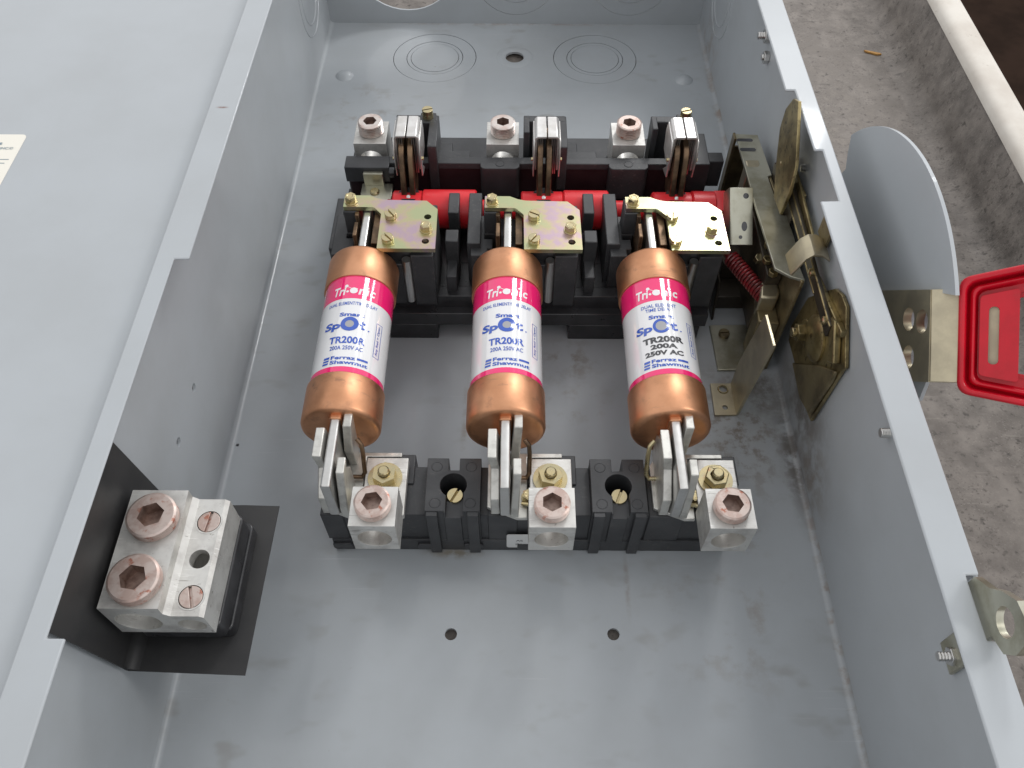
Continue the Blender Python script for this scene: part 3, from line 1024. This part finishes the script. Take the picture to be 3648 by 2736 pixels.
for i, fx in enumerate(FX):
    mb = MB()
    mb.box(fx + 9.6, fx + 36.2, 449.5, 455.5, 40, 75)
    mb.box(fx + 31, fx + 37, 424, 455.4, 40, 74.8) if i < 2 else mb.box(fx + 33, fx + 46.6, 424, 455.4, 40, 62)
    mb.box(fx + 9.4, fx + 13.2, 438 if i < 2 else 442, 455.4, 40, 75.2)
    mb.box(fx + 36, fx + 45, 431.6, 452, 40, 56)
    mb.build('arc_chamber', M['black'], sb, .6)
    # line lug
    x0 = FX[1] - 14.6 + (fx - FX[1])
    lg = lug_body(x0 - (3.4 if i == 0 else .8 if i == 2 else 0), x0 + 21 - (3.4 if i == 0 else .8 if i == 2 else 0), 437, 460, 41, 66.4, sb, 7.6)
    sxs = x0 + 10.6 - (3.4 if i == 0 else .8 if i == 2 else 0)
    set_screw(sxs, 449.4, 66.4, 74.8, 8.0, lg, 4.4, (.1, .55, .3)[i], mat='screw' if i == 2 else 'screw_pale')
    # arc shield: two bent halves
    sx = fx + (21.0, 23.2, 23.6)[i]
    sh = None
    for s in (-1, 1):
        k = MB()
        pr = [(sx + s * .35, 95), (sx + s * 6.0, 95), (sx + s * 7.4, 93.6), (sx + s * 7.4, 70), (sx + s * 6.0, 70), (sx + s * 6.0, 92.6), (sx + s * 5.4, 93.3), (sx + s * .35, 93.3)]
        k.prism([pr], 'y', 408, 427.5)
        # cheeks that widen towards the bottom
        k.prism([[(410, 72), (427, 72), (430, 84), (427.4, 92), (408.2, 92), (404.2, 84), (406.5, 66), (420, 62)]], 'x', sx + s * 7.35, sx + s * 8.3)
        ob = k.build('arc_shield', M['shield'], sb, .35)
        for j in range(3):
            k = MB()
            xx = sx + s * (5.6 - j * 1.15)
            k.prism([rect(409.5, 426, 66, 92.4)], 'x', min(xx, xx - s * .5), max(xx, xx - s * .5))
            k.build('arc_plate', M['steel'], ob)
        k = MB()
        k.cyl((sx + s * 8.2, 408.6, 78.0), (s, 0, 0), 1.1, 1.2, 12)
        k.build('rivet', M['brass'], ob)
    # switch knife: two copper blades
    kx = fx + (20.0, 22.0, 22.4)[i]
    for s in (-1, 1):
        k = MB()
        a, b = kx + s * 1.0, kx + s * 4.4
        k.prism([[(396, 50), (404, 82), (406.4, 85.6), (410.4, 88), (426, 88), (426, 80), (416, 50)]], 'x', min(a, b), max(a, b))
        k.build('knife_blade', M['copper_dark'], sb, .5)
    k = MB()
    k.lathe([(1.5, 0), (1.2, .8), (.3, 1.1)], (kx, 396.8, 57.4), (0, -.6, .8), 12)
    k.build('knife_rivet', M['steel'], sb)
    # connector plate of iridescent zinc over the upper fuse clip
    u0 = fx
    outline = [(u0 + 9.3, 331.4), (u0 + 42, 331.3), (u0 + 41.6, 363.4), (u0 + 34.8, 370.6), (u0 + 10, 371.2), (u0 + 5.6, 372.4), (u0 + 1.0, 374.8), (u0 - 13.6, 374.9), (u0 - 13.6, 365),
               (u0 + 3.6, 364.9), (u0 + 5.0, 364.2), (u0 + 9.1, 359.2)]
    k = MB()
    k.prism([outline, circle(u0 + 36.2, 357.0, 2.1, 18), circle(u0 + 36.2, 337.2, 2.1, 18)], 'z', 75.2, 78)
    pl = k.build('connector_plate', M['plate'], sb)
    slot_screw(u0 + 15.0 - (0, 0, 3.0)[i], 356.8, 78, 3.4, 3.4, pl, (R(-52), R(-28), R(80))[i])
    slot_screw(u0 + 15.0 - (0, 0, 3.0)[i], 337.4, 78, 3.4, 3.4, pl, (R(-48), R(55), R(72))[i])
    slot_screw(u0 + 36.0 - (0, .4, 2.4)[i], 346.6, 78, 4.4, 3.1, pl, .2 + i, hexhead=True, slot=False, name='hex_bolt')
    slot_screw(u0 - 9.4, 369.6, 78, 4.6, 3.1, pl, .5 + i, hexhead=True, slot=False, name='hex_bolt')
    # upper fuse clip
    jaw([(345, 40), (374, 40), (374, 74.5), (362, 74.5), (361, 66), (359, 66), (358, 73), (347, 73)], fx - 6.6, fx - 4.2, 74.5, sb, -.6, 'copper_dark')
    k = MB()
    k.box(fx + 4.4, fx + 8.6, 340, 374, 36, 73.4)
    k.build('contact_bar', M['copper_dark'], sb, .4)
    k = MB()
    k.lathe([(2.6, 0), (2.6, 34)], (fx + 24.4, 334.6, 32), (0, 0, 1), 16)
    k.build('contact_post', M['steel'], sb)
    k = MB()
    k.box(fx + 21.5, fx + 32.5, 336.0, 344, 33.4, 34.6)
    fo = k.build('post_foot', M['grime_light'], sb, .3)
    k = MB()
    k.cyl((fx + 28, 339.5, 34.6), (0, 0, 1), 2.6, 1.6, 16)
    k.build('rivet', M['brass'], fo, .3)
# contact strap and screw seen only at the first pole
mb = MB()
mb.box(-98.4, -78.4, 404, 419.6, 46.6, 48.6)
mb.box(-96.6, -84, 417.4, 420.4, 48.4, 58)
st = mb.build('line_strap', M['grime_light'], sb, .3)
mb = MB()
mb.lathe([(3.1, 0), (3.1, .8), (2.5, 1.6)], (-89.5, 411.2, 48.6), (0, 0, 1), 20)
mb.build('rivet', M['brass'], st)
mb = MB()
mb.prism([circle(421, 56.5, 3.4, 20)], 'x', -80.2, -76.4)
mb.build('pivot_cap', M['black_shiny'], sb, .5)
for (x, y) in ((-55.8, 452.8), (110.5, 452.8)):
    mb = MB()
    mb.box(x - 5, x + 5, 447.4, 458, 60, 74.9)
    mb.build('screw_boss', M['black'], sb, .5)
    slot_screw(x, 453, 75, 6.2, 3.5, sb, .3, hexhead=False, slot=True)
# red rotor
mb = MB()
def rotor(x0, x1, r):
    mb.lathe([(r - .9, x0), (r, x0 + .9), (r, x1 - .9), (r - .9, x1)], (0, 398, 46.5), (1, 0, 0), 40)
for x0, x1 in ((-76.2, -57.5), (4.6, 31), (87.4, 112)):
    rotor(x0, x1, 11.4)
for x0, x1 in ((-57.6, -23.5), (30.9, 59.6), (111.9, 126.8)):
    rotor(x0, x1, 12.2)
mb.lathe([(6.0, -80), (6.0, 128)], (0, 398, 46.5), (1, 0, 0), 24)
mb.box(126.6, 133.5, 388, 406, 37, 56)
rot_o = mb.build('rotor', M['red'], sb, 0, 40)
for fx, dx in zip(FX, (20.0, 22.0, 22.4)):
    mb = MB()
    mb.lathe([(6.6, 0), (6.6, .5)], (fx + dx, 399.5, 57.0), (0, 0, 1), 26)
    mb.build('blade_slot', M['black_shiny'], rot_o)

# ================================================================== neutral lug on its bracket, with the fibre sheet
sheet = thing('insulating_sheet', 'bent black fibre insulating sheet on the left wall beneath the double lug', 'insulating sheet', (-140, 140, 56))
mb = MB()
mb.prism([[(-160.3, 104), (-110.8, 102.4), (-109.8, 181), (-127, 181.4), (-160.3, 180.5)]], 'z', 57.6, 58.2)
mb.build('flat_leaf', M['fibre'], sheet)
mb = MB()
mb.prism([[(104.2, 57.6), (180.5, 57.6), (179.8, 74.5), (174.4, 126.2), (97.0, 126.2), (98.4, 114)]], 'x', -161.0, -160.4)
mb.build('wall_leaf', M['fibre'], sheet)
mb = MB()
rb = 5.0
arc_o = [(-160.3 + rb - rb * math.cos(R(a)), 58.2 + rb - rb * math.sin(R(a))) for a in range(0, 91, 15)]
mb.prism([arc_o + [(-160.3, 58.2)]], 'y', 104.3, 180.3)
mb.build('bend', M['fibre'], sheet)
nb = thing('neutral_lug', 'wide aluminium double lug with two copper-washed hex screws on black base', 'terminal lug', (-138, 138, 48))
mb = MB()
mb.box(-160.5, -118, 116, 168, 50.5, 57.4)
mb.box(-162.8, -160.4, 116, 168, 30, 56)
mb.build('bracket', M['paint'], nb, .5)
mb = MB()
mb.prism([rrect(-152, -117.4, 118.5, 168.5, 3)], 'z', 58.4, 66)
mb.prism([rrect(-154, -118.6, 115.6, 166.6, 3)], 'z', 65.9, 77.8)
mb.build('insulator', M['black_shiny'], nb, .8)
mb = MB()
pr = [(-157.6, 78), (-119.6, 78), (-119.6, 94.6), (-121.2, 96.2), (-132.2, 96.2), (-134.4, 98.6), (-134.4, 104), (-157.6, 104)]
mb.prism([pr, circle(-146.6, 90, 9.0, 26), circle(-126.4, 86.8, 5.6, 20)], 'y', 113.6, 164.4)
nl = mb.build('lug_body', M['alum'], nb, .4)
for (x, zc, r) in ((-146.6, 90, 9.0), (-126.4, 86.8, 5.6)):
    mb = MB()
    mb.prism([circle(x, zc, r + .05, 26)], 'y', 119, 120)
    mb.build('bore_plug', M['alum'], nl)
for y, rr in ((151.4, .35), (124.8, .9)):
    set_screw(-145.0, y - .6, 104, 109.0, 10.0, nl, 5.4, rr, 6.5)
for y, a in ((153.9, R(84)), (121.4, R(108))):
    mb = MB()
    mb.lathe([(5.5, 0), (5.5, .25), (4.9, .25), (4.9, 0)], (-125.9, y, 96.2), (0, 0, 1), 28, False, False)
    rm_ = mb.build('screw_rim', M['alum'], nl)
    ct = MB()
    ct.cyl((-125.9, y, 92), (0, 0, 1), 4.9, 8, 28)
    cut(nl, ct)
    slot_screw(-125.9, y, 93.6, 2.9, 4.6, nl, a, 'screw')
ct = MB()
ct.cyl((-126.2, 137.4, 82), (0, 0, 1), 4.1, 20, 28)
cut(nl, ct)

# ================================================================== small angle bracket on the panel
ab = thing('angle_bracket', 'yellow zinc angle bracket with slanted upright, standing in front of the mechanism', 'bracket', (126, 283, 0))
mb = MB()
mb.prism([[(119.8, 271.8), (132.8, 272.2), (132.8, 294.9), (120.2, 294.9)], circle(127.2, 290.4, 2.6, 18), circle(126.6, 277.3, 1.7, 16)], 'z', .1, 1.7)
mb.build('foot', M['bracket'], ab)
mb = MB()
mb.prism([[(272.2, 1.0), (294.9, 1.0), (294.9, 24), (284.6, 78), (262.6, 79.5), (263, 74)]], 'x', 132.4, 134.0)
mb.build('upright', M['bracket'], ab, .25)
mb = MB()
mb.lathe([(3.4, 0), (3.0, .8), (2.5, .8), (2.4, 0)], (127.2, 290.4, 1.7), (0, 0, 1), 20, False, False)
mb.build('hole_collar', M['brass'], ab)

# ================================================================== operating mechanism on the right wall
me_ = thing('switch_mechanism', 'greasy brown operating mechanism with red coil spring along the right wall', 'mechanism', (148, 340, 0))
mb = MB()
mb.prism([[(125.7, 340.6), (126.2, 305), (155, 306), (155, 341.4)]], 'z', .1, 2.0)
ft = mb.build('mounting_foot', M['grime_light'], me_, .3)
slot_screw(133.6, 332.6, 2.0, 2.6, 3.4, ft, R(4), 'grime')
mb = MB()
mb.prism([[(307, .2), (404, .2), (430, 18), (433, 70), (384, 76), (306, 80)]], 'x', 155.2, 157.0)
mb.build('side_plate', M['grime'], me_, .4)
# top flange strip, folded over at the front
Mx = Matrix.Identity(4)
mb = MB()
strip = [(142.9, 444.0, 70.5), (157.0, 443, 70.5), (156.9, 398, 75.5), (154.2, 397, 75.5), (154.6, 359, 79), (157.6, 359, 79), (158.2, 333, 80), (155.2, 332, 80), (157.4, 307, 80.4), (150, 310, 80.4), (142.6, 316, 80.4), (141.4, 366, 78)]
n = len(strip)
mb.add([p for p in strip] + [(x, y, z - 2) for x, y, z in strip], [list(range(n)), list(range(2 * n - 1, n - 1, -1))] + [[i, (i + 1) % n, n + (i + 1) % n, n + i] for i in range(n)])
fl = mb.build('top_flange', M['grime_light'], me_, .3)
for y in (436.6, 425.8):
    mb = MB()
    z = 70.5 + (443 - y) * .11
    mb.prism([rrect(142.4, 152.5, y - 1.6, y + 1.6, 1.5)], 'z', z + .02, z + .12)
    mb.build('slot', M['ink_black'], fl)  # flat black patch painted for the dark inside the slot
mb = MB()
mb.prism([rect(439.5, 446, 16, 70)], 'x', 141.6, 143.2)
mb.box(141.6, 157, 444.5, 446, 16, 60)
mb.build('rear_leg', M['grime'], me_, .3)
mb = MB()
mb.box(130, 156, 356, 372, .2, 12)
mb.box(134, 155, 372, 436, 2, 26)
mb.box(146, 155, 330, 420, 10, 60)
mb.prism([[(346, .2), (366, .2), (366, 30), (352, 30)]], 'x', 127.5, 129.2)
mb.build('frame', M['grease_shade'], me_, .8)  # black boxes fill the void below the strip; its shade is in the colour
mb = MB()
mb.box(143.6, 152, 404, 414, 46, 74)
mb.build('stop_block', M['bracket'], me_, .6)
# drive yoke sloping up from the rotor end
d = Vector((0, 27, 20)).normalized()
nrm = Vector((0, -20, 27)).normalized()
def yk(s, t, x):
    return Vector((x, 354, 60)) + d * s + nrm * t
mb = MB()
prof = [(127.6, -14), (127.6, -2.5), (128.3, -.8), (130.0, 0), (141.6, 0), (141.6, -1.8), (131, -1.8), (129.6, -3.6), (129.6, -14)]
n = len(prof)
mb.add([yk(0, t, x) for x, t in prof] + [yk(34, t, x) for x, t in prof], [list(range(n)), list(range(2 * n - 1, n - 1, -1))] + [[i, (i + 1) % n, n + (i + 1) % n, n + i] for i in range(n)])
yo = mb.build('drive_yoke', M['grime_light'], me_, .25)
for s, x, r, sy in ((29, 137.4, 1.7, 1), (11, 136.6, 1.7, 1.7), (4.6, 134.4, 1.1, 1)):
    mb = MB()
    mb.add([yk(s + r * sy * math.sin(2 * math.pi * i / 18), .05, x + r * math.cos(2 * math.pi * i / 18)) for i in range(18)], [list(range(18))])
    mb.build('yoke_hole_dark', M['ink_black'], yo)  # flat black disc stands for the shade within the hole
# red coil spring
a, b = Vector((130.6, 353.5, 50)), Vector((147.5, 324.5, 46))
u, w, ax = frame_from(b - a)
path = []
turns, rad = 15, 4.2
L_ = (b - a).length
for i in range(turns * 14 + 1):
    t = i / (turns * 14)
    path.append(a + ax * (L_ * t) + u * (rad * math.cos(turns * 2 * math.pi * t)) + w * (rad * math.sin(turns * 2 * math.pi * t)))
mb = MB()
mb.tube(path, .95, 7)
mb.tube([a - ax * 4, a + (b - a) * .99], 2.2, 10)
sp_ = mb.build('coil_spring', M['spring'], me_)
mb = MB()
mb.tube([a - ax * 8 + Vector((0, 0, 3)), a - ax * 5, a - ax * 1.0], .9, 8)
mb.build('spring_hook', M['brass'], sp_)
mb = MB()
mb.prism([[(142.6, 320.5), (152.8, 320), (155, 325), (154.6, 333), (145, 333)]], 'z', 34, 51.5)
mb.build('spring_seat', M['bracket'], me_, 1.4)
mb = MB()
mb.prism([[(142.8, 312), (155.1, 310), (155.1, 324), (143.2, 323)]], 'z', 6, 40)
mb.build('seat_post', M['grime'], me_, 1.0)
mb = MB()
mb.cyl((145.4, 349, 52), (0, -.3, .9), 2.6, 5, 6)
mb.build('pivot_bolt', M['brass'], me_, .3)
# interlock lever standing tall by the wall
lev = [(389.7, 135.2), (381.5, 139.3), (361.5, 121.5), (356.3, 116.3), (352.6, 101.8), (354.8, 83.4), (371.4, 81.5), (383.1, 94.1), (387.5, 99.5), (395.6, 111.8), (396, 124.2)]
mb = MB()
mb.prism([lev], 'x', 151.6, 153.4)
mb.build('interlock_lever', M['gold'], me_, .3)
mb = MB()
mb.prism([[(392, 70), (398, 78), (390, 96), (378, 92), (372, 62)]], 'x', 158.6, 160.0)
mb.build('lever_guide', M['grime'], me_, .4)
# link bars down to the crank plate
def bar(name, p, q, w, th, mat, x):
    k = MB()
    dv = Vector((q[0] - p[0], q[1] - p[1])).normalized()
    nv = Vector((-dv.y, dv.x)) * w / 2
    k.prism([[(p[0] + nv.x, p[1] + nv.y), (p[0] - nv.x, p[1] - nv.y), (q[0] - nv.x, q[1] - nv.y), (q[0] + nv.x, q[1] + nv.y)]], 'x', x, x + th)
    return k.build(name, M[mat], me_, .5)
bar('link_bar', (366, 93), (262, 92), 9, 2.0, 'grease_shade', 156.0)
bar('link_bar', (366, 96.5), (262, 95.5), 1.4, 2.6, 'gold', 155.6)
bar('link_bar', (366, 89.2), (290, 88.6), 1.4, 2.4, 'gold', 155.6)
bar('link_bar', (372, 100), (312, 97), 5, 1.6, 'gold', 158.2)
bar('link_bar', (300, 89), (254, 99), 4, 3.0, 'gold', 158.2)
bar('link_bar', (392, 92), (352, 98), 4, 1.6, 'gold', 160.2)
mb = MB()
mb.prism([[(352, 70), (398, 66), (402, 82), (372, 90), (352, 88)]], 'x', 157.4, 158.6)
mb.build('back_plate', M['grease_shade'], me_, .4)
for (x, y, z, r_) in ((152.4, 357, 88.5, 2.0), (154.4, 300, 94, 2.2), (154.6, 268, 93, 2.4), (152.0, 378, 101, 1.6)):
    mb = MB()
    mb.lathe([(r_, 0), (r_, 1.6), (r_ * .6, 2.2)], (x + 1.6, y, z), (-1, 0, 0), 16)
    mb.build('pivot_pin', M['brass'], me_)
for (x, y, z) in ((147.5, 340, 60.2), (150.5, 352, 60.4), (149, 330, 60.3)):
    mb = MB()
    mb.prism([hexloop(x, y, 3.0, x)], 'z', z, z + 3.4)
    mb.build('frame_bolt', M['gold'], me_, .4)
# bent catch strip at the link
mb = MB()
catch = [(144.4, 92.5), (149.0, 104.8), (152.4, 108.0), (157.0, 107.6), (162.0, 103.8), (162.0, 102.4), (157.0, 105.9), (152.8, 106.2), (150.2, 104), (145.8, 92.5)]
mb.prism([catch], 'y', 299, 314)
mb.build('catch_strip', M['bracket'], me_, .4)
mb = MB()
mb.prism([rect(308, 322, 102, 116)], 'x', 160.6, 162.2)
mb.build('catch_tab', M['grime'], me_, .3)
# crank plate bolted to the wall
bow = [(303.5, 70.5), (308.4, 40.8), (304.4, 32.1), (286, 33), (262.1, 31.2), (246, 35), (242.8, 84.5), (241.4, 89), (265.1, 106.9), (273.7, 106), (281.8, 101.5), (289.1, 91.6)]
mb = MB()
mb.prism([bow], 'x', 161.0, 162.9)
cr = mb.build('crank_plate', M['gold'], me_, .4)
mb = MB()
mb.prism([[(262, 33), (286, 34.5), (262, 64), (244.5, 82), (243.5, 76), (247, 40)]], 'x', 158.8, 160.9)
mb.build('crank_gusset', M['grime'], cr, .6)
mb = MB()
mb.lathe([(13, 0), (13, 1.2), (10.5, 3.0), (6, 3.6)], (160.9, 277, 68), (-1, 0, 0), 36)
mb.build('hub_boss', M['gold'], cr)
mb = MB()
mb.prism([circle(286, 61.8, 5.2, 6, None, .3)], 'x', 153.4, 158.4)
mb.prism([circle(286, 61.8, 7.4, 24)], 'x', 158.0, 159.6)
nt_ = mb.build('hub_nut', M['gold'], cr, .5)
mb = MB()
mb.cyl((153.6, 286, 61.8), (-1, 0, 0), 2.8, 2.6, 16)
mb.build('hub_bolt', M['brass'], cr, .4)
mb = MB()
mb.prism([[(246, 86), (262, 100), (268, 96), (252, 80)]], 'x', 157.0, 160.8)
mb.build('crank_rib', M['gold'], cr, .8)

# ================================================================== outside handle
pc = -3.0
hd = thing('operating_handle', 'outside operating handle with red plastic grip on a plated steel arm', 'handle', (185, 290, 55))
hubY, hubZ = 290., 55.
dY, dZ = -.61, .792
def hp(r, p):
    return (hubY + dY * r + dZ * p, hubZ + dZ * r - dY * p)
# round guard disc behind the arm
def ang(y, z):
    return math.atan2(z - hubZ, y - hubY)
a0, a1 = ang(378.6, 120), ang(233, 152)
arc = [(hubY + 110 * math.cos(a0 + (a1 - a0) * i / 40), hubZ + 110 * math.sin(a0 + (a1 - a0) * i / 40)) for i in range(41)]
mb = MB()
mb.prism([[(372, 99), (369.5, 104), (374.5, 111)] + arc + [hp(95, pc + 19), hp(95, pc - 19), (219, 109), (216, 98.7), (232, 60), (262, 34), (318, 34), (352, 60), (374, 92)]] + [circle(*hp(r_, p_), 5.5, 24) for r_, p_ in ((76.5, 5.2), (88.8, 3.6), (76.8, -12.2))], 'x', 185.7, 187.4)
dk = mb.build('guard_disc', M['paint'], hd)
mb = MB()
mb.cyl((XR + 1.7, hubY, hubZ), (1, 0, 0), 11, 30, 30)
mb.build('hub_shaft', M['steel'], hd, .5)
# steel arm, with its three padlock holes
pc = -3.0
mb = MB()
cY = [hp(-14, 20), hp(-14, -20), hp(0, -24), hp(96, pc - 20.2), hp(96, pc + 20.2), hp(0, 24)]
holes_arm = []
for (r_, p_) in ((76.5, 5.2), (88.8, 3.6), (76.8, -12.2)):
    y, z = hp(r_, p_)
    holes_arm.append(circle(y, z, 5.4, 24))
mb.prism([cY] + holes_arm, 'x', 181.8, 185.6)
mb.build('arm', M['bracket'], hd)
beta = R(60)
ex = Vector((1, 0, 0))
dv = Vector((0, dY, dZ))
pv = Vector((0, dZ, -dY))
g = ex * math.sin(beta) + dv * math.cos(beta)
nn = g.cross(pv)
if nn.dot(Vector((-.4, -.5, .8))) < 0:
    nn = -nn
o0 = Vector((184.0, 0, 0)) + Vector((0, *hp(96, pc)))
HM = Matrix((( g.x, pv.x, nn.x, o0.x), (g.y, pv.y, nn.y, o0.y), (g.z, pv.z, nn.z, o0.z), (0, 0, 0, 1)))
mb = MB()
mb.prism([[(-1.5, -20.2), (10.6, -20.2), (10.6, 20.2), (-1.5, 20.2)]], 'z', -1.6, 1.4, HM)
mb.prism([rrect(18.6, 26, -14, 14, 1.5)], 'z', -6.4, -4.46, HM)
mb.build('arm_flange', M['bracket'], hd, .4)
def trap(g0, g1, w0, w1, r, n=5):
    pts = []
    c = [(g1, -w1), (g1, w1), (g0, w0), (g0, -w0)]
    for i in range(4):
        p0, p1, p2 = Vector(c[i - 1]), Vector(c[i]), Vector(c[(i + 1) % 4])
        d0, d1 = (p0 - p1).normalized(), (p2 - p1).normalized()
        s, t = p1 + d0 * r, p1 + d1 * r
        for j in range(n + 1):
            q = j / n
            pts.append(tuple(s * (1 - q) ** 2 + p1 * 2 * q * (1 - q) + t * q * q))
    return pts
def wid(gg, inset=0):
    return 24.6 + (gg - 9) * .20 - inset
G1 = 92.
grip = None
# stepped shell: profile swept round the grip outline
def shell(prof, name, parent):
    k = MB()
    rings = []
    for ins, z in prof:
        gi = ins
        rings.append([(p, q, z) for p, q in trap(9 + gi, G1 - gi, wid(9 + gi, ins * 1.02), wid(G1 - gi, ins * 1.02), max(1.0, 5.0 - ins * .25))])
    n = len(rings[0])
    vs = [p for r_ in rings for p in r_]
    fs = []
    for a_ in range(len(rings) - 1):
        for i in range(n):
            j = (i + 1) % n
            fs.append([a_ * n + i, a_ * n + j, (a_ + 1) * n + j, (a_ + 1) * n + i])
    k.add(vs, fs, HM)
    return k.build(name, M['grip'], parent, 0, 60)
prof = [(0.6, -13), (.1, -11), (0, 2.4), (.3, 3.7), (1.0, 4.4), (2.1, 4.3), (2.8, 3.4), (3.1, .6), (3.4, -1.8), (3.9, -2.2), (4.3, -.6), (4.7, 1.0), (5.4, 1.6), (6.2, 1.2), (6.7, -1.0), (7.0, -2.6), (7.6, -3.2), (8.2, -3.2)]
grip = shell(prof, 'grip', hd)
# inner panel with its slot, then the open window
k = MB()
pan = trap(17.0, 31.5, wid(17.0, 9.4), wid(31.5, 9.4), 1.8)
k.prism([pan, rrect(20.4, 24.2, -12.2, 12.2, 1.7)], 'z', -3.4, 1.0, HM)
k.build('panel', M['grip'], grip, .8)
k = MB()
k.prism([trap(16, G1 - 7, wid(16, 7), wid(G1 - 7, 7), 2.0), trap(31.4, G1 - 11, wid(31.4, 10.8), wid(G1 - 11, 10.8), 2.0), rrect(20.2, 24.4, -12.4, 12.4, 1.7)], 'z', -4.4, -3.0, HM)
k.build('recess_floor', M['grip'], grip)
k = MB()
k.prism([rect(14.5, 17, -17.5, 17.5)], 'z', -6.6, -4.5, HM)
k.prism([[(14.5, 16.2), (G1 - 8, 32), (G1 - 8, 27.5), (14.5, 12.2)]], 'z', -6.6, -4.5, HM)
k.prism([[(14.5, -16.2), (G1 - 8, -32), (G1 - 8, -27.5), (14.5, -12.2)]], 'z', -6.6, -4.5, HM)
k.build('skirt', M['grip'], grip, .3)
